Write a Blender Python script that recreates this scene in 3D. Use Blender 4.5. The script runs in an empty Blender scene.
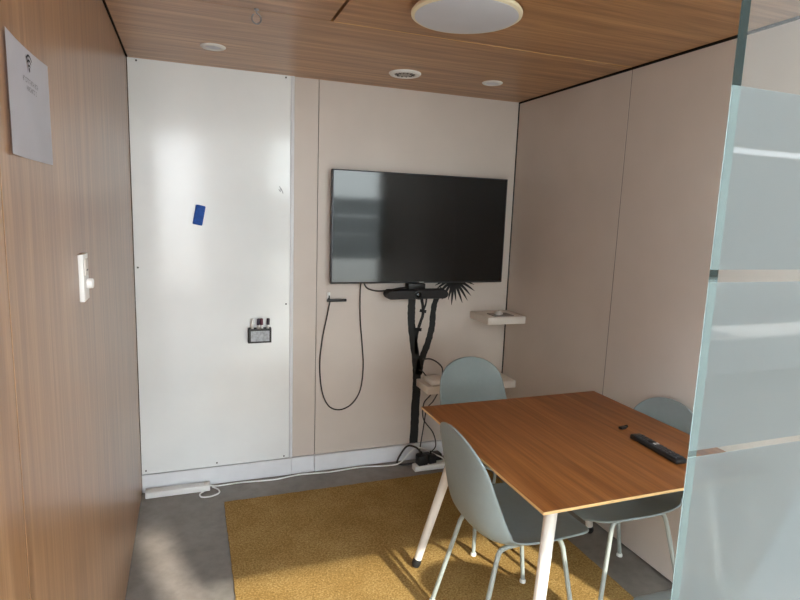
import bpy, bmesh, math, random
from mathutils import Vector, Matrix
R = random.Random(7)
S = bpy.context.scene
COL = S.collection

# ------------------------------------------------------------------ helpers
def lin(c):
    return tuple(((v/255)/12.92 if v/255 <= .04045 else ((v/255+.055)/1.055)**2.4) for v in c)

def newmat(name):
    m = bpy.data.materials.new(name); m.use_nodes = True
    nt = m.node_tree; b = nt.nodes['Principled BSDF']
    return m, nt, b

def N(nt, t, **kw):
    n = nt.nodes.new(t)
    for k, v in kw.items():
        setattr(n, k, v)
    return n

def ramp(nt, fac, stops):
    r = nt.nodes.new('ShaderNodeValToRGB')
    e = r.color_ramp.elements
    e[0].position, e[0].color = stops[0][0], (*lin(stops[0][1]), 1)
    e[1].position, e[1].color = stops[-1][0], (*lin(stops[-1][1]), 1)
    for p, c in stops[1:-1]:
        x = e.new(p); x.color = (*lin(c), 1)
    nt.links.new(fac, r.inputs[0])
    return r.outputs[0]

def noise(nt, vec, scale, detail=4, rough=.5, dist=0):
    n = nt.nodes.new('ShaderNodeTexNoise')
    n.inputs['Scale'].default_value = scale; n.inputs['Detail'].default_value = detail
    n.inputs['Roughness'].default_value = rough; n.inputs['Distortion'].default_value = dist
    nt.links.new(vec, n.inputs['Vector'])
    return n.outputs['Fac']

def coords(nt, scale=(1, 1, 1), obj=True):
    tc = nt.nodes.new('ShaderNodeTexCoord'); mp = nt.nodes.new('ShaderNodeMapping')
    mp.inputs['Scale'].default_value = scale
    nt.links.new(tc.outputs['Object'], mp.inputs['Vector'])
    return mp.outputs['Vector']

def mixrgb(nt, a, b, f, mode='MULTIPLY'):
    m = nt.nodes.new('ShaderNodeMix'); m.data_type = 'RGBA'; m.blend_type = mode
    if isinstance(f, (int, float)): m.inputs[0].default_value = f
    else: nt.links.new(f, m.inputs[0])
    for k, v in ((6, a), (7, b)):
        if isinstance(v, tuple): m.inputs[k].default_value = (*lin(v), 1)
        else: nt.links.new(v, m.inputs[k])
    return m.outputs[2]

def bump(nt, b, h, strength, dist=.002):
    bp = nt.nodes.new('ShaderNodeBump'); bp.inputs['Strength'].default_value = strength
    bp.inputs['Distance'].default_value = dist
    nt.links.new(h, bp.inputs['Height']); nt.links.new(bp.outputs[0], b.inputs['Normal'])

def plain(name, rgb, rough=.5, metal=0, spec=.5, var=.06, vscale=9, bmp=0):
    m, nt, b = newmat(name)
    v = coords(nt)
    f = noise(nt, v, vscale, 3)
    lo = tuple(max(0, c*(1-var)) for c in rgb); hi = tuple(min(255, c*(1+var)) for c in rgb)
    nt.links.new(ramp(nt, f, [(.3, lo), (.7, hi)]), b.inputs['Base Color'])
    b.inputs['Roughness'].default_value = rough; b.inputs['Metallic'].default_value = metal
    b.inputs['Specular IOR Level'].default_value = spec
    if bmp: bump(nt, b, noise(nt, v, 250, 2), bmp, .001)
    return m

def wood(name, dark, mid, light, axis, rough=.4, spec=.5, bmp=.12, fig=.055):
    """veneer with the grain running along axis 0/1/2"""
    m, nt, b = newmat(name)
    s1 = [26, 26, 26]; s1[axis] = .9
    s2 = [5.5, 5.5, 5.5]; s2[axis] = .45
    s3 = [160, 160, 160]; s3[axis] = 5
    v1 = coords(nt, s1); v2 = coords(nt, s2); v3 = coords(nt, s3)
    n2 = noise(nt, v2, 1, 3, .5, .8)
    # cathedral figure: contour lines of a slow noise
    mu = N(nt, 'ShaderNodeMath', operation='MULTIPLY'); mu.inputs[1].default_value = 52
    nt.links.new(n2, mu.inputs[0])
    fr = N(nt, 'ShaderNodeMath', operation='SINE'); nt.links.new(mu.outputs[0], fr.inputs[0])
    n1 = noise(nt, v1, 1, 6, .6, .3)
    n3 = noise(nt, v3, 1, 2, .5)
    ad = N(nt, 'ShaderNodeMath', operation='MULTIPLY_ADD'); ad.inputs[1].default_value = fig
    nt.links.new(fr.outputs[0], ad.inputs[0]); nt.links.new(n1, ad.inputs[2])
    c = ramp(nt, ad.outputs[0], [(.33, dark), (.5, mid), (.68, light)])
    fib = ramp(nt, n3, [(.35, (225, 222, 218)), (.6, (255, 255, 255))])
    c = mixrgb(nt, c, fib, .7)
    nt.links.new(c, b.inputs['Base Color'])
    b.inputs['Roughness'].default_value = rough; b.inputs['Specular IOR Level'].default_value = spec
    bump(nt, b, n3, bmp, .0006)
    return m

# ---- mesh helpers
def add_box(bm, lo, hi):
    vs = [bm.verts.new((x, y, z)) for x in (lo[0], hi[0]) for y in (lo[1], hi[1]) for z in (lo[2], hi[2])]
    fs = []
    for f in ((0, 1, 3, 2), (4, 6, 7, 5), (0, 4, 5, 1), (2, 3, 7, 6), (0, 2, 6, 4), (1, 5, 7, 3)):
        fs.append(bm.faces.new([vs[i] for i in f]))
    return fs

def box(lo, hi, bev=0, seg=2):
    bm = bmesh.new(); add_box(bm, lo, hi)
    if bev: bmesh.ops.bevel(bm, geom=bm.edges[:], offset=bev, segments=seg, affect='EDGES', profile=.5)
    return bm

def add_rev(bm, prof, c=(0, 0, 0), n=40, axis='z'):
    """lathe of (r, h) points about an axis through c"""
    rings = []
    for r, h in prof:
        ring = []
        for k in range(n):
            a = 2*math.pi*k/n
            p = {'z': (r*math.cos(a), r*math.sin(a), h), 'y': (r*math.cos(a), h, r*math.sin(a)), 'x': (h, r*math.cos(a), r*math.sin(a))}[axis]
            ring.append(bm.verts.new((p[0]+c[0], p[1]+c[1], p[2]+c[2])))
        rings.append(ring)
    for a, b in zip(rings, rings[1:]):
        for k in range(n):
            bm.faces.new((a[k], a[(k+1) % n], b[(k+1) % n], b[k]))
    bm.faces.new(rings[0][::-1]); bm.faces.new(rings[-1])
    bmesh.ops.recalc_face_normals(bm, faces=bm.faces[:])

def rev(prof, c=(0, 0, 0), n=40, axis='z'):
    bm = bmesh.new(); add_rev(bm, prof, c, n, axis); return bm

def smooth_path(pts, k=8):
    P = [Vector(p) for p in pts]
    if len(P) < 3: return P
    Q = [2*P[0]-P[1]] + P + [2*P[-1]-P[-2]]
    out = []
    for i in range(1, len(Q)-2):
        a, b, c, d = Q[i-1:i+3]
        for j in range(k):
            t = j/k
            out.append(.5*((2*b)+(c-a)*t+(2*a-5*b+4*c-d)*t*t+(3*b-a-3*c+d)*t**3))
    out.append(P[-1]); return out

def add_tube(bm, pts, rad, n=10, smooth=True, k=8):
    P = smooth_path(pts, k) if smooth else [Vector(p) for p in pts]
    rr = rad if callable(rad) else (lambda t: rad)
    t0 = (P[1]-P[0]).normalized()
    u = t0.orthogonal().normalized(); rings = []
    for i, p in enumerate(P):
        t = (P[min(i+1, len(P)-1)]-P[max(i-1, 0)]).normalized()
        u = (u-t*u.dot(t)).normalized(); w = t.cross(u)
        r = rr(i/(len(P)-1))
        rings.append([bm.verts.new(p+r*(math.cos(2*math.pi*q/n)*u+math.sin(2*math.pi*q/n)*w)) for q in range(n)])
    for a, b in zip(rings, rings[1:]):
        for q in range(n):
            bm.faces.new((a[q], a[(q+1) % n], b[(q+1) % n], b[q]))
    bm.faces.new(rings[0][::-1]); bm.faces.new(rings[-1])

def tube(pts, rad, n=10, smooth=True, k=8):
    bm = bmesh.new(); add_tube(bm, pts, rad, n, smooth, k); return bm

def obj(name, bm, mat, parent=None, shade=True):
    bmesh.ops.recalc_face_normals(bm, faces=bm.faces[:])
    me = bpy.data.meshes.new(name); bm.to_mesh(me); bm.free()
    for m in (mat if isinstance(mat, (list, tuple)) else [mat]): me.materials.append(m)
    if shade:
        me.shade_smooth()
        try: me.set_sharp_from_angle(angle=math.radians(38))
        except Exception: pass
    o = bpy.data.objects.new(name, me); COL.objects.link(o)
    if parent: o.parent = parent
    return o

def tag(o, label, cat, group=None, kind=None):
    o['label'] = label; o['category'] = cat
    if group: o['group'] = group
    if kind: o['kind'] = kind
    return o

def thing(name, label, cat, loc=(0, 0, 0), rz=0, group=None):
    o = bpy.data.objects.new(name, None); COL.objects.link(o)
    o.location = loc; o.rotation_euler = (0, 0, rz); o.empty_display_size = .1
    return tag(o, label, cat, group)

def struct(name, bm, mat, shade=False):
    o = obj(name, bm, mat, None, shade); o['kind'] = 'structure'; return o

def dup(root, loc, rz, label, group=None):
    r = root.copy(); COL.objects.link(r); r.location = loc; r.rotation_euler = (0, 0, rz)
    r['label'] = label
    if group: r['group'] = group
    for ch in list(root.children):
        c = ch.copy(); COL.objects.link(c); c.parent = r
        for g in ch.children:
            d = g.copy(); COL.objects.link(d); d.parent = c
    return r

# ------------------------------------------------------------------ materials
M = {}
M['oak_wall'] = wood('light_oak_wall', (138, 101, 70), (158, 119, 84), (174, 136, 100), 2, .29, .7, .05, .04)
M['oak_ceiling'] = wood('oak_ceiling', (150, 106, 62), (174, 127, 80), (196, 148, 98), 0, .33, .7)
M['oak_table'] = wood('table_veneer', (126, 74, 33), (144, 87, 41), (162, 103, 54), 1, .4, .4)
M['ply_edge'] = plain('plywood_edge', (206, 166, 112), .5)
M['panel'] = plain('greige_panel', (206, 195, 186), .45, var=.015, vscale=3, bmp=.05)
M['gap'] = plain('dark_gap', (28, 25, 23), .9)
M['baseboard'] = plain('white_baseboard', (226, 228, 232), .4, var=.015)
M['board'] = plain('whiteboard_enamel', (234, 237, 238), .12, var=.012, vscale=3)
M['white'] = plain('white_plastic', (230, 229, 226), .4, var=.02)
M['white_metal'] = plain('white_powder_coat', (218, 211, 203), .38, var=.02)
M['shelf'] = plain('white_laminate_shelf', (226, 218, 208), .45, var=.02)
M['black'] = plain('black_plastic', (24, 24, 25), .45, var=.1)
M['black_soft'] = plain('black_rubber', (20, 20, 20), .7, var=.1)
M['decal'] = plain('black_vinyl', (18, 18, 18), .55, var=.1)
M['bezel'] = plain('tv_bezel', (62, 64, 68), .35, metal=.6, var=.05)
M['fabric_bar'] = plain('dark_grille', (38, 38, 40), .8, var=.15, vscale=300)
M['button'] = plain('grey_button', (62, 62, 64), .5)
M['button_white'] = plain('white_button', (205, 205, 205), .5)
M['shell'] = plain('grey_green_shell', (133, 144, 145), .48, var=.01, vscale=40, bmp=.06)
M['leg'] = plain('grey_green_tube', (150, 156, 152), .36, var=.03)
M['glide'] = plain('white_glide', (220, 220, 215), .4)
M['blue'] = plain('blue_felt', (16, 78, 166), .7, var=.08, vscale=60)
M['paper'] = plain('printed_paper', (222, 222, 228), .75, var=.01)
M['ink'] = plain('dark_ink', (45, 45, 52), .7)
M['ink_grey'] = plain('grey_ink', (135, 135, 142), .7)
M['steel'] = plain('steel', (150, 150, 148), .3, metal=.9)
M['screw'] = plain('dark_screw', (70, 70, 72), .4, metal=.6)
M['label_grey'] = plain('grey_label', (168, 172, 178), .5, var=.12, vscale=70)
M['lamp_rim'] = plain('cream_lamp_rim', (238, 226, 196), .4, var=.02)
M['lamp'] = plain('opal_diffuser', (206, 208, 216), .35, var=.01)
M['speaker'] = plain('perforated_grey', (160, 157, 152), .5, var=.1, vscale=120)
M['cable_black'] = plain('black_cable', (50, 46, 43), .5)
M['cable_white'] = plain('white_cable', (232, 232, 230), .45)
M['added_wall'] = plain('added_wall_render', (152, 149, 145), .8, var=.04)
M['marker_cap'] = plain('marker_cap_dark', (45, 35, 52), .45)
M['marker_red'] = plain('marker_cap_maroon', (92, 38, 58), .45)

def concrete():
    m, nt, b = newmat('grey_concrete')
    v = coords(nt); a = noise(nt, v, 2.2, 6, .6, .4); c2 = noise(nt, v, 14, 5, .65)
    c = ramp(nt, a, [(.3, (118, 111, 104)), (.55, (132, 125, 118)), (.75, (144, 137, 130))])
    sp = ramp(nt, c2, [(.3, (215, 213, 210)), (.6, (255, 255, 255))])
    nt.links.new(mixrgb(nt, c, sp, .8), b.inputs['Base Color'])
    rr = N(nt, 'ShaderNodeMapRange'); rr.inputs['To Min'].default_value = .28; rr.inputs['To Max'].default_value = .6
    nt.links.new(c2, rr.inputs['Value']); nt.links.new(rr.outputs[0], b.inputs['Roughness'])
    bump(nt, b, c2, .08, .003)
    return m
M['concrete'] = concrete()

def rugmat():
    m, nt, b = newmat('mustard_wool')
    v = coords(nt); fine = noise(nt, v, 120, 4, .75); big = noise(nt, v, 4, 4, .6); mid = noise(nt, v, 48, 3, .6)
    c = ramp(nt, fine, [(.3, (122, 95, 50)), (.5, (162, 130, 78)), (.7, (200, 168, 112))])
    c = mixrgb(nt, c, ramp(nt, big, [(.35, (232, 226, 215)), (.65, (255, 255, 255))]), 1.)
    nt.links.new(c, b.inputs['Base Color']); b.inputs['Roughness'].default_value = .95
    b.inputs['Specular IOR Level'].default_value = .1
    ad = N(nt, 'ShaderNodeMath', operation='ADD'); nt.links.new(fine, ad.inputs[0]); nt.links.new(mid, ad.inputs[1])
    bump(nt, b, ad.outputs[0], .7, .006)
    return m
M['rug'] = rugmat()

def screenmat():
    m, nt, b = newmat('tv_glass')
    v = coords(nt); f = noise(nt, v, 5, 2)
    nt.links.new(ramp(nt, f, [(.3, (2, 3, 4)), (.7, (3, 4, 5))]), b.inputs['Base Color'])
    b.inputs['Roughness'].default_value = .07; b.inputs['IOR'].default_value = 1.5
    return m
M['screen'] = screenmat()

def panemat():
    m, nt, b = newmat('clear_glass'); nt.nodes.remove(b); out = nt.nodes['Material Output']
    tr = N(nt, 'ShaderNodeBsdfTransparent'); tr.inputs[0].default_value = (.93, .96, .95, 1)
    gl = N(nt, 'ShaderNodeBsdfGlossy'); gl.inputs['Roughness'].default_value = .02
    lw = N(nt, 'ShaderNodeLayerWeight'); lw.inputs['Blend'].default_value = .5
    pw = N(nt, 'ShaderNodeMath', operation='POWER'); pw.inputs[1].default_value = 5
    nt.links.new(lw.outputs['Facing'], pw.inputs[0])
    fr = N(nt, 'ShaderNodeMath', operation='MULTIPLY_ADD'); fr.inputs[1].default_value = .9; fr.inputs[2].default_value = .04
    nt.links.new(pw.outputs[0], fr.inputs[0])
    geo = N(nt, 'ShaderNodeNewGeometry')
    st = N(nt, 'ShaderNodeMath', operation='GREATER_THAN'); st.inputs[1].default_value = .5   # beyond 60 degrees
    nt.links.new(lw.outputs['Facing'], st.inputs[0])
    an = N(nt, 'ShaderNodeMath', operation='MULTIPLY'); nt.links.new(st.outputs[0], an.inputs[0]); nt.links.new(geo.outputs['Backfacing'], an.inputs[1])
    mxm = N(nt, 'ShaderNodeMath', operation='MAXIMUM'); nt.links.new(an.outputs[0], mxm.inputs[0]); nt.links.new(fr.outputs[0], mxm.inputs[1])
    fr = mxm
    mx = N(nt, 'ShaderNodeMixShader')
    nt.links.new(fr.outputs[0], mx.inputs[0]); nt.links.new(tr.outputs[0], mx.inputs[1]); nt.links.new(gl.outputs[0], mx.inputs[2])
    nt.links.new(mx.outputs[0], out.inputs[0]); return m
M['glass'] = panemat()

def edgemat():
    m, nt, b = newmat('glass_edge'); nt.nodes.remove(b); out = nt.nodes['Material Output']
    rf = N(nt, 'ShaderNodeBsdfRefraction'); rf.inputs['Color'].default_value = (.88, 1., .97, 1)
    rf.inputs['IOR'].default_value = 1.5; rf.inputs['Roughness'].default_value = .15
    gl = N(nt, 'ShaderNodeBsdfGlossy'); gl.inputs['Roughness'].default_value = .15
    gd = N(nt, 'ShaderNodeBsdfDiffuse'); gd.inputs[0].default_value = (*lin((196, 232, 226)), 1)
    mg = N(nt, 'ShaderNodeMixShader'); mg.inputs[0].default_value = .05
    nt.links.new(rf.outputs[0], mg.inputs[1]); nt.links.new(gd.outputs[0], mg.inputs[2]); rf = mg
    mx = N(nt, 'ShaderNodeMixShader'); mx.inputs[0].default_value = .06
    nt.links.new(rf.outputs[0], mx.inputs[1]); nt.links.new(gl.outputs[0], mx.inputs[2])
    nt.links.new(mx.outputs[0], out.inputs[0]); return m
M['edge'] = edgemat()

def filmmat():
    m, nt, b = newmat('frosted_film'); nt.nodes.remove(b); out = nt.nodes['Material Output']
    df = N(nt, 'ShaderNodeBsdfDiffuse'); df.inputs[0].default_value = (*lin((98, 105, 106)), 1)
    tl = N(nt, 'ShaderNodeBsdfTranslucent'); tl.inputs[0].default_value = (*lin((240, 246, 247)), 1)
    tr = N(nt, 'ShaderNodeBsdfTransparent')
    m1 = N(nt, 'ShaderNodeMixShader'); m1.inputs[0].default_value = .6
    m2 = N(nt, 'ShaderNodeMixShader')
    v = coords(nt, (1, 1, 1)); f = noise(nt, v, 6, 3)
    rr = N(nt, 'ShaderNodeMapRange'); rr.inputs['To Min'].default_value = .32; rr.inputs['To Max'].default_value = .40
    nt.links.new(f, rr.inputs['Value']); nt.links.new(rr.outputs[0], m2.inputs[0])
    nt.links.new(df.outputs[0], m1.inputs[1]); nt.links.new(tl.outputs[0], m1.inputs[2])
    nt.links.new(m1.outputs[0], m2.inputs[1]); nt.links.new(tr.outputs[0], m2.inputs[2])
    nt.links.new(m2.outputs[0], out.inputs[0]); return m
M['film'] = filmmat()

# ------------------------------------------------------------------ the setting
W, H, YF = 2.348, 2.40, -2.95
struct('floor', box((-6, -9, -.1), (8, .2, 0)), M['concrete'])
# back wall: dark carcass with panels in front of it
struct('wall_back', box((-.1, .012, 0), (W+.1, .2, 2.6)), M['gap'])
struct('wall_back_panel', box((.868, 0, .112), (1.007, .012, 2.405)), M['panel'])
struct('wall_back_panel', box((1.011, 0, .112), (W-.006, .012, 2.405)), M['panel'])
for x0, x1, d in ((.002, .861, .012), (.863, 1.007, .010), (1.009, W-.004, .014)):
    struct('baseboard_back', box((x0, -d, 0), (x1, .012, .108), .0015), M['baseboard'])
# left wall
struct('wall_left', box((-.2, -3.05, 0), (-.02, .012, 2.6)), M['gap'])
struct('wall_left_panel', box((-.02, -2.295, .004), (0, -.002, 2.395)), M['oak_wall'])
struct('wall_left_panel', box((-.02, -3.05, .004), (0, -2.301, 2.395)), M['oak_wall'])
# right wall
struct('wall_right', box((W+.02, -3.05, 0), (W+.2, .012, 2.6)), M['gap'])
struct('wall_right_panel', box((W, -1.027, .012), (W+.02, -.006, 2.391)), M['panel'])
struct('wall_right_panel', box((W, -3.05, .012), (W+.02, -1.031, 2.391)), M['panel'])
struct('trim_2', box((W+.0012, -1.0315, .012), (W+.02, -1.0265, 2.391)), M['gap'])
struct('trim_3', box((-.02, -2.3015, .004), (-.0012, -2.2945, 2.395)), M['gap'])
# ceiling panels with shadow gaps
struct('ceiling', box((-.2, -3.05, 2.42), (W+.2, .2, 2.6)), M['gap'])
struct('ceiling_panel', box((.008, -1.036, H), (W-.011, .01, 2.42)), M['oak_ceiling'])
struct('ceiling_panel', box((.008, -3.05, H), (.828, -1.039, 2.42)), M['oak_ceiling'])
struct('ceiling_panel', box((.840, -3.05, H), (W-.011, -1.039, 2.42)), M['oak_ceiling'])
struct('trim_1', box((.845, -1.041, H-.0015), (W-.014, -1.036, H+.001)), M['ply_edge'])
# unseen wall added behind the camera, openings shaped for sun patches and reflections
fy0, fy1, fz = -7.15, -7.0, 5.3
bm = bmesh.new()
for lo, hi in (((-5, 0), (-.6, fz)), ((-.6, 3.9), (8.6, fz)), ((.55, 0), (1.66, 3.9)), ((1.66, 3.82), (1.83, 3.9)), ((-.6, 2.85), (.55, 3.9)), ((-.6, 0), (.55, .1)), ((1.62, 0), (3.7, .1)), ((3.7, 0), (5.0, 3.9)), ((1.83, 3.53), (3.7, 3.9)), ((5.0, 0), (8, .38)), ((5.0, .56), (8, 2.38)), ((5, 2.48), (8, 3.9)), ((8, 0), (8.6, 3.9))):
    add_box(bm, (lo[0], fy0, lo[1]), (hi[0], fy1, hi[1]))
struct('added_hall_wall', bm, M['added_wall'])
for i, (x0, x1, z0, z1) in enumerate(((-.6, .55, .1, 2.85), (1.62, 3.7, .1, 3.53), (5.0, 8.0, .38, .56), (5.0, 8.0, 2.38, 2.48))):  # unseen frames around the added openings; the slots put streaks in the glass
    bm = bmesh.new(); b_ = .06 if i < 2 else .02
    for xa in (x0, x1-b_): add_box(bm, (xa, -7.1, z0), (xa+b_, -7.04, z1))
    for za in ((z0, z1-b_) if i != 1 else (z0,)): add_box(bm, (x0, -7.09, za), (x1, -7.05, za+b_))
    struct('added_window_%d' % (i+1), bm, M['white_metal'])

# ------------------------------------------------------------------ frosted glass panel beside the doorway
gx0, gy0, gt = .8095, YF, .011
g = thing('glass_partition', 'tall clear glass panel with frosted film bands at the right edge of the room entrance', 'glass panel', (gx0, gy0, 0))
bm = bmesh.new(); fs = add_box(bm, (0, 0, .005), (W-gx0-.002, gt, 2.395))
for f in fs: f.material_index = 1 if abs(f.normal.x) > .5 else 0
bm.normal_update()
for f in bm.faces: f.material_index = 1 if abs(f.normal.x) > .5 else 0
obj('glass_pane', bm, [M['glass'], M['edge']], g, False)
for z0, z1 in ((1.12, 1.394), (1.402, 1.595), (1.609, 1.80)):
    obj('frosted_film', box((.0006, gt-.0011, z0), (W-gx0-.004, gt-.0006, z1)), M['film'], g, False)

# ------------------------------------------------------------------ whiteboard and what hangs on it
wb = thing('whiteboard', 'tall glossy white marker board screwed to the back wall', 'whiteboard', (0, 0, .111))
obj('panel', box((.003, -.008, .002), (.8448, .011, 2.29), .001), M['board'], wb, False)
obj('edge_trim', box((.846, -.011, 0), (.866, .011, 2.29), .002), M['baseboard'], wb)
for x, z in ((.046, 2.277), (.817, 2.277), (.823, .98), (.025, .022), (.415, .022), (.814, .017), (.02, 1.2)):
    obj('screw', rev([(.005, 0), (.005, -.002), (.003, -.003)], (x, -.008, z), 12, 'y'), M['screw'], wb)
bm = bmesh.new()
for a, b in (((.783, 1.672), (.792, 1.648)), ((.792, 1.66), (.803, 1.632)), ((.778, 1.655), (.79, 1.64))):
    add_tube(bm, [(a[0], -.0082, a[1]), (b[0], -.0082, b[1])], .0022, 6, False)
obj('ink_scribble', bm, M['ink_grey'], wb)

er = tag(obj('board_eraser', box((-.026, -.022, -.055), (.026, 0, .055), .006, 3), M['blue']),
         'blue felt magnetic eraser stuck on the upper whiteboard', 'eraser')
er.location = (.34, -.008, 1.604); er.rotation_euler = (0, math.radians(11), 0)

ph = thing('pen_holder', 'small black magnetic pen box with grey label on the whiteboard', 'pen holder', (.665, -.008, .869))
bm = bmesh.new()
add_box(bm, (-.066, -.045, 0), (.066, 0, .004)); add_box(bm, (-.066, -.003, 0), (.066, 0, .085))
add_box(bm, (-.066, -.045, 0), (-.062, 0, .085)); add_box(bm, (.062, -.045, 0), (.066, 0, .085)); add_box(bm, (-.066, -.045, 0), (.066, -.042, .085))
obj('box', bm, M['black'], ph)
obj('front_label', box((-.052, -.0465, .010), (.054, -.045, .072)), M['label_grey'], ph)
for i, (dx, tz, capm, txt) in enumerate(((-.045, .03, 'white', 'white capped marker at the left end of the pen box'),
                                         (-.012, .05, 'marker_cap', 'dark capped marker leaning second in the pen box'),
                                         (.016, -.04, 'marker_red', 'maroon capped marker third in the pen box'),
                                         (.045, .04, 'marker_cap', 'dark capped marker at the right end of the pen box'))):
    mk = thing('whiteboard_marker', txt, 'marker', (.665+dx, -.030, .8735), 0, 'markers in the pen box')
    mk.rotation_euler = (0, tz, 0)
    obj('barrel', rev([(.007, 0), (.0085, .004), (.0085, .095), (.0085, .1)], n=16), M['white'], mk)
    obj('cap', rev([(.0095, .1), (.0095, .134), (.007, .138)], n=16), M[capm], mk)

# ------------------------------------------------------------------ television, video bar
tv = thing('television', 'large flat black television mounted on the back wall', 'television', (1.665, -.0015, 1.557))
obj('bezel', box((-.586, -.070, -.340), (.59, -.030, .340), .004), M['bezel'], tv)
obj('screen', box((-.578, -.0712, -.328), (.582, -.069, .333)), M['screen'], tv, False)
obj('rear_housing', box((-.45, -.031, -.27), (.45, -.012, .15), .01), M['black'], tv)
obj('wall_bracket', box((-.22, -.013, -.2), (.22, 0, .2)), M['black'], tv, False)
obj('brand_plate', box((-.012, -.0718, -.337), (.022, -.0705, -.331)), M['steel'], tv, False)

vb = thing('video_bar', 'long black conference camera bar hung below the television', 'video bar', (1.632, 0, 1.150))
bm = bmesh.new()
hw, hh = .207, .029
prof = []
for k in range(40):
    a = 2*math.pi*k/40; cx, sz = math.cos(a), math.sin(a)
    prof.append(((hw-hh)*(1 if cx > 0 else -1)+hh*cx, hh*sz))
f0 = [bm.verts.new((x, -.125, z*.86)) for x, z in prof]; f1 = [bm.verts.new((x, -.115, z)) for x, z in prof]; f2 = [bm.verts.new((x, -.045, z)) for x, z in prof]
bm.faces.new(f0); bm.faces.new(f2[::-1])
for a, b in ((f0, f1), (f1, f2)):
    for k in range(40): bm.faces.new((a[k], a[(k+1) % 40], b[(k+1) % 40], b[k]))
obj('body', bm, M['fabric_bar'], vb)
obj('lens_ring', rev([(.030, -.122), (.030, -.131), (.022, -.131), (.020, -.127)], (0, 0, 0), 32, 'y'), M['black'], vb)
obj('lens', rev([(.017, -.127), (.015, -.131), (.008, -.134)], (0, 0, 0), 24, 'y'), M['screen'], vb)
obj('camera_foot', box((-.055, -.09, .028), (.06, -.02, .066), .004), M['black'], vb)
obj('mount_arm', box((-.03, -.05, -.012), (.03, 0, .012)), M['black'], vb)

# ------------------------------------------------------------------ black tree on the wall
def ribbon(bm, pts, wid, k=8, jag=0):
    P = smooth_path([(x, 0, z) for x, z in pts], k); n = len(P)
    L, Rr = [], []
    for i, p in enumerate(P):
        t = (P[min(i+1, n-1)]-P[max(i-1, 0)]).normalized(); w = wid(i/(n-1))*.5
        j1 = 1+jag*R.uniform(-1, 1); j2 = 1+jag*R.uniform(-1, 1)
        s = Vector((-t.z, 0, t.x))
        L.append((p+s*w*j1)); Rr.append((p-s*w*j2))
    def layer(y): return [bm.verts.new((v.x, y, v.z)) for v in L], [bm.verts.new((v.x, y, v.z)) for v in Rr]
    l0, r0 = layer(-.0025); l1, r1 = layer(-.0003)
    for i in range(n-1):
        bm.faces.new((l0[i], l0[i+1], r0[i+1], r0[i])); bm.faces.new((l1[i], r1[i], r1[i+1], l1[i+1]))
        bm.faces.new((l0[i], l1[i], l1[i+1], l0[i+1])); bm.faces.new((r0[i], r0[i+1], r1[i+1], r1[i]))
    bm.faces.new((l0[0], r0[0], r1[0], l1[0])); bm.faces.new((l0[-1], l1[-1], r1[-1], r0[-1]))
tr = thing('tree_decal', 'black tree silhouette decal rising on the wall below the television', 'wall decal', (1.692, 0, .112))
bm = bmesh.new()
Z0 = .112
ribbon(bm, [(-.002, 0), (.0, .2), (.003, .42), (-.006, .56), (-.03, .70), (-.052, .83), (-.055, .93), (-.052, 1.05)], lambda t: .062-.010*min(1, t*1.5), jag=.07)
ribbon(bm, [(.012, .48), (.03, .58), (.07, .69), (.095, .80), (.1, .90), (.115, .98), (.16, 1.06)], lambda t: .052-.018*t, jag=.10)
obj('trunk', bm, M['decal'], tr, False)
bm = bmesh.new()
ribbon(bm, [(-.012, .62), (-.014, .72), (.0, .80), (.028, .90), (.008, 1.02)], lambda t: .020, jag=.12)
ribbon(bm, [(.028, .91), (.045, .96), (.05, 1.03)], lambda t: .012)
ribbon(bm, [(-.034, .79), (.022, .785)], lambda t: .022); ribbon(bm, [(.004, .915), (.05, .905)], lambda t: .02)
obj('branch', bm, M['decal'], tr, False)
bm = bmesh.new()
c = (.238, 1.115)
for ang, ln in ((-8, .14), (-22, .155), (-36, .15), (-50, .155), (-64, .15), (-80, .125), (-92, .15), (-104, .12), (-122, .13), (-140, .14), (-158, .12), (12, .13), (30, .12), (190, .12), (52, .1), (75, .1)):
    a = math.radians(ang); ln *= 1.12; dx, dz = math.cos(a), math.sin(a)
    ribbon(bm, [c, (c[0]+dx*ln*.5, c[1]+dz*ln*.5+.006), (c[0]+dx*ln, c[1]+dz*ln-.012*abs(dx))], lambda t: .002+.016*math.sin(math.pi*min(1, t*.95+.08))**.8)
obj('palm_leaves', bm, M['decal'], tr, False)

# ------------------------------------------------------------------ cables on the wall
hk = thing('wall_hook', 'small white adhesive hook left below the television', 'hook', (1.083, 0, 1.128))
obj('plate', box((-.011, -.006, -.03), (.011, 0, .03), .003), M['white'], hk)
obj('hook', tube([(0, -.005, -.006), (0, -.022, -.014), (0, -.026, .0), (0, -.024, .012)], .004, 8), M['black'], hk)
dg = thing('cable_adapter', 'slim black cable adapter bar resting across the white wall hook', 'adapter', (1.130, -.026, 1.110))
obj('body', box((-.062, -.008, -.009), (.062, .008, .009), .004), M['black'], dg)
tag(obj('hanging_cable', tube([(1.285, -.03, 1.24), (1.283, -.012, 1.16), (1.288, -.010, .99), (1.305, -.010, .82), (1.316, -.010, .67), (1.300, -.010, .52), (1.245, -.010, .43), (1.165, -.010, .398), (1.095, -.010, .43), (1.050, -.010, .53), (1.033, -.010, .70), (1.046, -.010, .86), (1.070, -.012, .99), (1.084, -.02, 1.075), (1.088, -.024, 1.101)], .0042, 8), M['cable_black']),
    'long thin dark cable hanging in a loop left of the tree decal', 'cable')
tag(obj('camera_cable', tube([(1.295, -.035, 1.225), (1.32, -.04, 1.185), (1.38, -.05, 1.168), (1.45, -.06, 1.172), (1.52, -.07, 1.186), (1.585, -.07, 1.19)], .005, 8), M['cable_black']),
    'short black cable sagging from the television to the camera bar', 'cable')

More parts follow.
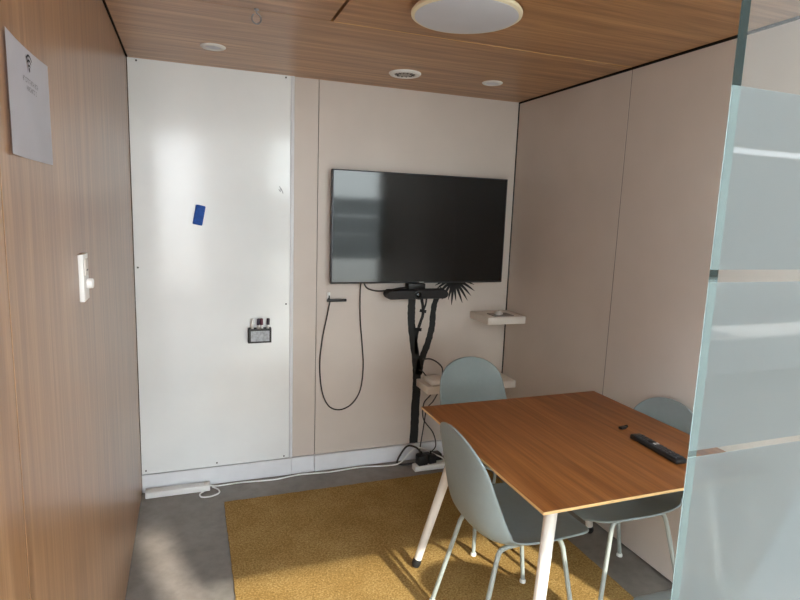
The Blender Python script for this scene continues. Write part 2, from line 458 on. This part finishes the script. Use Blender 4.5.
# ------------------------------------------------------------------ shelves and their things
sh = tag(obj('wall_shelf', box((2.068, -.25, .965), (W-.002, -.0005, 1.012), .002), M['shelf']),
         'upper small white floating shelf in the corner right of the television', 'shelf', 'floating corner shelves')
sl = tag(obj('wall_shelf', box((1.692, -.20, .515), (W-.012, -.0005, .563), .002), M['shelf']),
         'lower white floating shelf behind the far chair', 'shelf', 'floating corner shelves')
ms = thing('handheld_device', 'small white and black gadget lying on the upper corner shelf', 'gadget', (2.20, -.15, 1.012), math.radians(60))
bm = bmesh.new()
bmesh.ops.create_uvsphere(bm, u_segments=20, v_segments=12, radius=1)
for v in bm.verts: v.co = Vector((v.co.x*.055, v.co.y*.03, max(0, v.co.z)*.018+.004))
obj('shell', bm, M['white'], ms)
obj('base', box((-.053, -.029, 0), (.053, .029, .006), .002), M['black'], ms)
obj('scroll_wheel', rev([(.006, -.003), (.006, .003)], (.034, 0, .015), 14, 'y'), M['black'], ms)
tag(obj('notepad', box((2.13, -.228, 1.012), (2.27, -.12, 1.018), .001), plain('grey_pad', (140, 134, 128), .7)),
    'thin grey pad lying at the front of the upper shelf', 'pad')
rt = thing('router_box', 'small rounded white network box on the lower shelf', 'router', (1.78, -.105, .563))
obj('body', box((-.055, -.07, 0), (.055, .07, .034), .010, 3), M['white'], rt)
obj('indicator', box((.03, -.0712, .014), (.036, -.069, .018)), M['steel'], rt, False)
tag(obj('router_cable', tube([(1.725, -.02, .70), (1.77, -.03, .703), (1.82, -.035, .68), (1.86, -.035, .64), (1.862, -.04, .60), (1.85, -.06, .585), (1.835, -.09, .583)], .005, 8), M['cable_black']),
    'black cable curling from the tree decal to the white box on the shelf', 'cable')
tag(obj('router_cable', tube([(1.70, -.02, .63), (1.715, -.04, .625), (1.735, -.05, .60), (1.745, -.06, .585)], .0045, 8), M['cable_black']),
    'short black lead entering the left side of the white shelf box', 'cable')
tag(obj('drop_cable', tube([(1.715, -.19, .508), (1.71, -.10, .42), (1.73, -.06, .30), (1.80, -.07, .20), (1.815, -.09, .115), (1.775, -.10, .075)], .004, 8), M['cable_black']),
    'thin black cable dropping from the lower shelf to the right of the adapters', 'cable')
tag(obj('drop_cable', tube([(1.775, -.17, .508), (1.775, -.1, .43), (1.755, -.05, .36), (1.735, -.05, .22), (1.712, -.07, .12), (1.70, -.09, .075)], .004, 8), M['cable_black']),
    'thin black cable dropping from the lower shelf straight down to the adapters', 'cable')

# ------------------------------------------------------------------ power strips
def power_strip(x0, x1, yc, zt, label, rz=0, sock=5):
    L = x1-x0
    t = thing('power_strip', label, 'power strip', ((x0+x1)/2, yc, 0), rz)
    obj('housing', box((-L/2, -.03, 0), (L/2, .03, zt), .005, 2), M['white'], t)
    for k in range(sock):
        xx = -L/2+L*(k+.6)/(sock+.2)
        s = obj('socket', rev([(.019, zt-.001), (.019, zt+.001), (.016, zt+.001), (.015, zt-.0005)], (xx, 0, 0), 20), M['white'], t)
    obj('switch', box((L/2-.035, -.012, zt-.001), (L/2-.015, .012, zt+.004), .002), M['white_metal'], t)
    return t
power_strip(.022, .372, -.062, .036, 'long white power strip on the floor below the whiteboard')
power_strip(1.625, 1.93, -.172, .036, 'white power strip holding black adapters below the tree decal')
for x, y, s, txt in ((1.682, -.172, (.034, .028, .062), 'square black plug adapter at the left end of the right power strip'),
                     (1.752, -.165, (.028, .026, .055), 'black plug adapter in the middle of the right power strip')):
    t = thing('power_adapter', txt, 'power adapter', (x, y, .037), .1)
    obj('body', box((-s[0], -s[1], 0), (s[0], s[1], s[2]), .006), M['black'], t)
    obj('cord_grip', rev([(.008, s[2]-.001), (.006, s[2]+.02)], (0, s[1]*.4, 0), 12), M['black_soft'], t)
t = thing('power_brick', 'long black power brick on the floor against the baseboard', 'power adapter', (1.765, -.098, 0), .03)
obj('body', box((-.085, -.034, 0), (.085, .034, .07), .01), M['black'], t)
tag(obj('adapter_cord', tube([(1.680, -.16, .115), (1.655, -.12, .135), (1.62, -.06, .12), (1.575, -.045, .05), (1.555, -.06, .008), (1.60, -.09, .008), (1.66, -.09, .01)], .006, 8), M['cable_black']),
    'black cord arching over the left end of the right power strip', 'cable')
tag(obj('floor_cable', tube([(.372, -.062, .02), (.42, -.05, .006), (.55, -.045, .006), (.75, -.062, .006), (.90, -.040, .006), (1.10, -.055, .006), (1.30, -.045, .007), (1.48, -.075, .008), (1.56, -.10, .03), (1.635, -.105, .105), (1.70, -.105, .118), (1.78, -.15, .085), (1.83, -.165, .06), (1.845, -.170, .039)], .0044, 8), M['cable_white']),
    'long white cable running along the baseboard between the two power strips', 'cable')
tag(obj('cable_loop', tube([(.345, -.098, .012), (.315, -.125, .006), (.325, -.165, .006), (.375, -.17, .006), (.42, -.14, .006), (.415, -.095, .006), (.385, -.07, .014)], .0044, 8), M['cable_white']),
    'loop of white cable at the right end of the left power strip', 'cable')

# ------------------------------------------------------------------ left wall: paper and switch
pn = thing('paper_notice', 'white paper notice with wireless symbol high on the left wood wall', 'notice', (0, -2.085, 1.836))
bm = bmesh.new(); nseg = 12
for i in range(nseg+1):
    yy = -.155+.31*i/nseg
    xx = .0008+.005*abs(i/nseg-.5)**2*4
    for zz in (-.102, .102): bm.verts.new((xx, yy, zz+(.003 if zz > 0 else 0)*(i/nseg)))
bm.verts.ensure_lookup_table()
for i in range(nseg): bm.faces.new([bm.verts[j] for j in (2*i, 2*i+2, 2*i+3, 2*i+1)])
bmesh.ops.solidify(bm, geom=bm.faces[:], thickness=-.0006)
obj('sheet', bm, M['paper'], pn)
def arc(bm, cy, cz, r, w, a0, a1, x=.0035, n=14):
    pr = None
    for k in range(n+1):
        a = math.radians(a0+(a1-a0)*k/n)
        q = [bm.verts.new((x, cy+rr*math.cos(a), cz+rr*math.sin(a))) for rr in (r-w/2, r+w/2)]
        if pr: bm.faces.new((pr[0], pr[1], q[1], q[0]))
        pr = q
bm = bmesh.new()
for r in (.010, .019, .028): arc(bm, .006, .064, r, .0038, 45, 135)
arc(bm, .006, .066, .0022, .0044, 0, 360)
obj('wireless_symbol', bm, M['ink'], pn, False)
bm = bmesh.new()
for z, y0, y1, h in ((.043, -.046, .066, .009), (.029, -.022, .052, .009)):
    y = y0
    while y < y1:                       # tiny unreadable lettering: letter-like strokes
        w = R.choice((.004, .005, .006))
        kind = R.randrange(3)
        bars = {0: [(0, 0, .0013, h), (0, h-.0015, w, h)], 1: [(0, 0, .0013, h), (w-.0013, 0, w, h), (0, h*.4, w, h*.55)], 2: [(0, 0, w, .0015), (0, 0, .0013, h), (0, h-.0015, w, h)]}[kind]
        for a, b, c_, d in bars:
            bm.faces.new([bm.verts.new((.0035, y+p, z-h/2+q)) for p, q in ((a, b), (c_, b), (c_, d), (a, d))])
        y += w+.0022
        if R.random() < .13: y += .004
obj('lettering', bm, M['ink_grey'], pn, False)

sw = thing('wall_switch', 'narrow white wall switch with small knob on the left wood wall', 'wall switch', (0, -1.62, 1.450))
obj('plate', box((0, -.040, -.065), (.013, .040, .065), .002), M['white'], sw)
obj('rocker', box((.012, -.022, .005), (.016, .022, .052), .002), M['white_metal'], sw)
obj('indicator', box((.0155, -.012, .018), (.0165, .012, .022)), M['button'], sw, False)
obj('knob', rev([(.015, .012), (.014, .026), (.011, .028)], (0, .016, -.020), 24, 'x'), M['white'], sw)

# ------------------------------------------------------------------ ceiling fixtures
cl = thing('ceiling_light', 'large round flat white ceiling light above the table', 'ceiling light', (1.247, -1.405, H))
obj('backplate', rev([(.17, 0), (.17, -.008), (.172, -.010)], n=64), M['white'], cl)
obj('rim', rev([(.176, -.008), (.196, -.012), (.202, -.020), (.201, -.028), (.194, -.032), (.186, -.031)], n=72), M['lamp_rim'], cl)
obj('diffuser', rev([(.188, -.026), (.188, -.033), (.15, -.038), (.1, -.0415), (.04, -.043)], n=72), M['lamp'], cl)
dl = thing('downlight', 'small round white recessed downlight above the whiteboard', 'downlight', (.409, -.428, H), 0, 'small recessed downlights')
obj('trim_ring', rev([(.036, -.004), (.040, -.008), (.053, -.007), (.058, -.003), (.058, .002), (.036, .002)], n=40), M['white'], dl)
obj('lens', rev([(.0365, .0), (.0365, -.004), (.02, -.0055)], n=32), M['lamp'], dl)
dup(dl, (1.911, -.415, H), 0, 'small round white recessed downlight nearest the right rear corner', 'small recessed downlights')
sp = thing('ceiling_speaker', 'round white ceiling vent fitting with dark slots between the two downlights', 'ceiling vent', (1.395, -.381, H))
obj('ring', rev([(.058, -.006), (.064, -.012), (.080, -.011), (.087, -.004), (.087, .002), (.058, .002)], n=48), M['white'], sp)
obj('grille', rev([(.059, .0), (.059, -.006), (.03, -.010)], n=40), M['speaker'], sp)
bm = bmesh.new()
for k in range(12):
    a = 2*math.pi*k/12
    c0, s0 = math.cos(a), math.sin(a)
    add_tube(bm, [(c0*.036, s0*.036, -.0097), (c0*.054, s0*.054, -.0074)], .003, 6, False)
obj('slot', bm, M['button'], sp)
eh = thing('ceiling_hook', 'tiny open wire eye hook screwed into the wooden ceiling', 'hook', (.541, -1.045, H))
obj('base', rev([(.010, 0), (.009, -.004), (.004, -.006)], n=20), M['steel'], eh)
pts = [(0, 0, -.003), (0, 0, -.012)]
for k in range(13):
    a = math.radians(80-k*26); pts.append((.017*math.cos(a), 0, -.034+.019*math.sin(a)))
obj('eye', tube(pts, .0028, 8, k=4), M['steel'], eh)

# ------------------------------------------------------------------ rug
bm = bmesh.new()
RX0, RX1, RY0, RY1 = .440, 2.10, -2.72, -.262
nx, ny = 60, 84
def rugp(i, j):
    ex = .004*(R.random()-.5); ey = .004*(R.random()-.5)
    return (RX0+(RX1-RX0)*i/nx+(ex if i in (0, nx) else 0), RY0+(RY1-RY0)*j/ny+(ey if j in (0, ny) else 0))
top = [[bm.verts.new((*rugp(i, j), .009+.0012*R.random())) for j in range(ny+1)] for i in range(nx+1)]
for i in range(nx):
    for j in range(ny): bm.faces.new((top[i][j], top[i+1][j], top[i+1][j+1], top[i][j+1]))
ring = [top[i][0] for i in range(nx+1)]+[top[nx][j] for j in range(1, ny+1)]+[top[i][ny] for i in range(nx-1, -1, -1)]+[top[0][j] for j in range(ny-1, 0, -1)]
low = [bm.verts.new((v.co.x, v.co.y, .0005)) for v in ring]
for k in range(len(ring)):
    q = (k+1) % len(ring); bm.faces.new((ring[k], low[k], low[q], ring[q]))
bm.faces.new(low)
tag(obj('rug', bm, M['rug']), 'mustard yellow woven wool rug under the table and chairs', 'rug')
RZ = .0104

# ------------------------------------------------------------------ table
TX0, TX1, TY0, TY1, TZ = 1.268, 2.236, -2.062, -1.090, .78
tb = thing('meeting_table', 'square brown wood veneer table on white splayed legs', 'table', ((TX0+TX1)/2, (TY0+TY1)/2, RZ))
cx, cy = (TX0+TX1)/2, (TY0+TY1)/2
def loc(p): return (p[0]-cx, p[1]-cy, p[2]-RZ)
bm = box((TX0-cx, TY0-cy, TZ-.010-RZ), (TX1-cx, TY1-cy, TZ-RZ), .0015, 1)
bm.normal_update()
for f in bm.faces: f.material_index = 0 if f.normal.z > .9 else 1
obj('tabletop', bm, [M['oak_table'], M['ply_edge']], tb, False)
bm = bmesh.new()
for a, b in (((1.40, -1.93), (2.10, -1.88)), ((1.40, -1.27), (2.10, -1.22)), ((1.40, -1.93), (1.45, -1.22)), ((2.05, -1.93), (2.10, -1.22))):
    add_box(bm, loc((*a, TZ-.045)), loc((*b, TZ-.014)))
obj('under_frame', bm, M['white_metal'], tb, False)
for tp, ft in (((1.445, -1.215), (1.252, -1.139)), ((1.41, -1.915), (1.292, -2.01)), ((2.06, -1.215), (2.252, -1.139)), ((2.08, -1.915), (2.2, -2.01))):
    a = Vector(loc((*tp, TZ-.014))); b = Vector(loc((*ft, RZ+.0))); b.z = .005
    d = b-a
    lg = obj('leg', tube([a, a+d*.33, a+d*.66, a+d*.955], lambda t: .0225-.004*t, 20, False), M['white_metal'], tb)
    obj('foot', tube([a+d*.94, a+d*.962, a+d*.985, a+d*.999], lambda t: (.0175, .021, .021, .016)[round(t*3)], 18, False), M['black_soft'], lg)

# things on the table
rm = thing('remote_control', 'long black remote control lying on the wooden table', 'remote control', (1.971, -1.79, TZ), math.radians(86.5))
obj('body', box((-.128, -.025, 0), (.128, .025, .020), .006, 3), M['black'], rm)
bm = bmesh.new(); bw = bmesh.new()
for i in range(11):
    for j in range(3):
        x = -.108+i*.0205; y = -.014+j*.014
        if i == 7 and j == 1: continue
        add_box(bw if (i == 6 and j in (0, 1)) else bm, (x-.006, y-.0042, .0195), (x+.006, y+.0042, .0222))
obj('buttons', bm, M['button'], rm); obj('white_buttons', bw, M['button_white'], rm)
obj('navigation_ring', rev([(.006, .0195), (.010, .0205), (.013, .0225), (.011, .023)], (.0355, 0, 0), 24), M['black_soft'], rm)
cp = thing('plug_cover', 'tiny black cap lying on the table beyond the remote', 'cap', (2.007, -1.565, TZ), .2)
obj('body', box((-.021, -.010, 0), (.012, .010, .010), .003), M['black'], cp)
obj('tip', rev([(.006, .011), (.006, .024), (.004, .026)], (0, 0, .006), 14, 'x'), M['black_soft'], cp)

# ------------------------------------------------------------------ chairs
def shell_bm():
    st = [(.258, .437, .192, .006), (.226, .457, .212, .012), (.12, .455, .226, .022), (0, .446, .232, .034), (-.10, .442, .233, .052),
          (-.172, .456, .230, .074), (-.217, .510, .224, .082), (-.240, .60, .215, .070), (-.255, .70, .204, .048), (-.267, .783, .193, .030), (-.280, .864, .182, .016)]
    P = smooth_path([(a, 0, b) for a, b, _, _ in st], 5); K = len(P)
    Wd = smooth_path([(c, d, 0) for _, _, c, d in st], 5)
    arcl = [0]
    for i in range(1, K): arcl.append(arcl[-1]+(P[i]-P[i-1]).length)
    T = arcl[-1]
    # resample the two ends more finely so the corners stay round
    samp = [T*v for v in (0, .004, .012, .025, .045, .07)]+[T*(.07+.76*i/26) for i in range(1, 27)]+[T*v for v in (.855, .88, .905, .93, .95, .967, .98, .99, .996, 1.)]
    def at(s):
        for i in range(1, K):
            if arcl[i] >= s-1e-9:
                f = (s-arcl[i-1])/max(1e-9, arcl[i]-arcl[i-1])
                return P[i-1].lerp(P[i], f), (P[i]-P[i-1]).normalized(), Wd[i-1].lerp(Wd[i], f)
    bm = bmesh.new(); rows = []
    nt_ = 18
    for s in samp:
        p, t, wd = at(s); n = Vector((t.z, 0, -t.x))
        if n.z < 0 and abs(n.z) > abs(n.x): n = -n
        if n.x < 0 and abs(n.x) >= abs(n.z): n = -n
        w = wd.x; d1 = T-s; d0 = s
        Rt, Rf = .15, .07
        if d1 < Rt: w *= max(.10, (1-(1-d1/Rt)**2.5)**(1/2.2))
        if d0 < Rf: w *= max(.62, (1-(1-d0/Rf)**2.6)**(1/2.6))
        row = []
        for k in range(nt_+1):
            u = -1+2*k/nt_
            y = w*math.sin(u*math.pi/2)/1 if False else w*(u*(1.18-.18*u*u))
            row.append(bm.verts.new(p+Vector((0, y, 0))+n*wd.y*(w/wd.x)**2*abs(u)**2.6))
        rows.append(row)
    for a, b in zip(rows, rows[1:]):
        for k in range(nt_): bm.faces.new((a[k], a[k+1], b[k+1], b[k]))
    return bm

def make_chair(loc_, rz, label, group):
    t = thing('shell_chair', label, 'chair', loc_, rz, group)
    s = obj('seat_shell', shell_bm(), M['shell'], t)
    so = s.modifiers.new('thickness', 'SOLIDIFY'); so.thickness = .010; so.offset = -1
    sb = s.modifiers.new('smooth', 'SUBSURF'); sb.levels = 1; sb.render_levels = 1
    for p in s.data.polygons: p.use_smooth = True
    for sy in (-1, 1):
        for pts, nm in (([(.02, .138*sy, .432), (.10, .140*sy, .432), (.135, .143*sy, .422), (.15, .150*sy, .39), (.215, .19*sy, .012)], 'leg'),
                        ([(-.02, .138*sy, .432), (-.09, .140*sy, .430), (-.125, .143*sy, .420), (-.142, .150*sy, .385), (-.235, .19*sy, .012)], 'leg')):
            a, b, c_, d, e = [Vector(p) for p in pts]
            path = smooth_path([a, b, c_, d], 6)+[d.lerp(e, f) for f in (.06, .25, .5, .75, 1)]
            lg = obj(nm, tube(path, .0095, 12, False), M['leg'], t)
            obj('glide', rev([(.010, 0), (.014, .001), (.014, .010), (.0105, .016)], (e.x, e.y, 0), 18), M['glide'], lg)
    bm = bmesh.new()
    for x in (-.06, .06): add_tube(bm, [(x, -.14, .432), (x, .14, .432)], .009, 10, False)
    add_box(bm, (-.07, -.05, .426), (.07, .05, .440))
    obj('seat_frame', bm, M['leg'], t)
    return t
G = 'grey green shell chairs around the table'
ch = make_chair((1.466, -1.578, RZ), 0, 'grey green shell chair with its back to the whiteboard side, nearest the rug corner', G)
dup(ch, (1.742, -.915, RZ), math.radians(-88), 'grey green shell chair at the far side of the table beside the wall shelf', G)
dup(ch, (2.022, -1.548, RZ), math.radians(180), 'grey green shell chair against the right wall, its top showing past the remote', G)
dup(ch, (1.76, -2.375, RZ), math.radians(90), 'grey green shell chair at the near table side, only its back top showing', G)

# ------------------------------------------------------------------ light
w = bpy.data.worlds.new('daylight'); S.world = w; w.use_nodes = True
nt = w.node_tree; bg = nt.nodes['Background']
tc = N(nt, 'ShaderNodeTexCoord'); sx = N(nt, 'ShaderNodeSeparateXYZ'); nt.links.new(tc.outputs['Generated'], sx.inputs[0])
mr = N(nt, 'ShaderNodeMapRange'); mr.inputs['From Min'].default_value = -1; nt.links.new(sx.outputs['Z'], mr.inputs['Value'])
rp = N(nt, 'ShaderNodeValToRGB'); nt.links.new(mr.outputs[0], rp.inputs[0])
e = rp.color_ramp.elements
e[0].position = .44; e[0].color = (.55, .55, .54, 1); e[1].position = 1; e[1].color = (.72, .84, 1.0, 1)
x = e.new(.52); x.color = (.93, .97, 1.0, 1)
nt.links.new(rp.outputs[0], bg.inputs['Color']); bg.inputs['Strength'].default_value = 1.5

sd = bpy.data.lights.new('sun', 'SUN'); sd.energy = 1.2; sd.angle = math.radians(.9); sd.color = (1.0, .93, .82)
so = bpy.data.objects.new('sun', sd); COL.objects.link(so)
el = math.radians(29); hz = Vector((-.245, .97)).normalized()
d = Vector((hz.x*math.cos(el), hz.y*math.cos(el), -math.sin(el)))
so.rotation_euler = d.to_track_quat('-Z', 'Y').to_euler(); so.location = (2, -6, 3)

# ------------------------------------------------------------------ camera
cam = bpy.data.cameras.new('camera'); co = bpy.data.objects.new('camera', cam); COL.objects.link(co)
yaw, pit, rol, fpx = .358752416, -.153055290, .0354672602, 568.248357
cyw, syw, cp_, sp_, cr, sr = math.cos(yaw), math.sin(yaw), math.cos(pit), math.sin(pit), math.cos(rol), math.sin(rol)
f = Vector((syw*cp_, cyw*cp_, sp_)); r = Vector((cyw, -syw, 0)); u = r.cross(f)
r2 = cr*r+sr*u; u2 = -sr*r+cr*u
mw = Matrix(((r2.x, u2.x, -f.x, .281531130), (r2.y, u2.y, -f.y, -3.39676173), (r2.z, u2.z, -f.z, 1.65852126), (0, 0, 0, 1)))
co.matrix_world = mw
cam.sensor_fit = 'HORIZONTAL'; cam.sensor_width = 36; cam.lens = fpx*36/800; cam.clip_start = .01
S.camera = co
S.view_settings.view_transform = 'Standard'; S.view_settings.look = 'None'; S.view_settings.gamma = 1
S.view_settings.exposure = 3.02
S.view_settings.use_curve_mapping = False
S.cycles.use_denoising = True
S.cycles.max_bounces = 12; S.cycles.diffuse_bounces = 6; S.cycles.transparent_max_bounces = 16
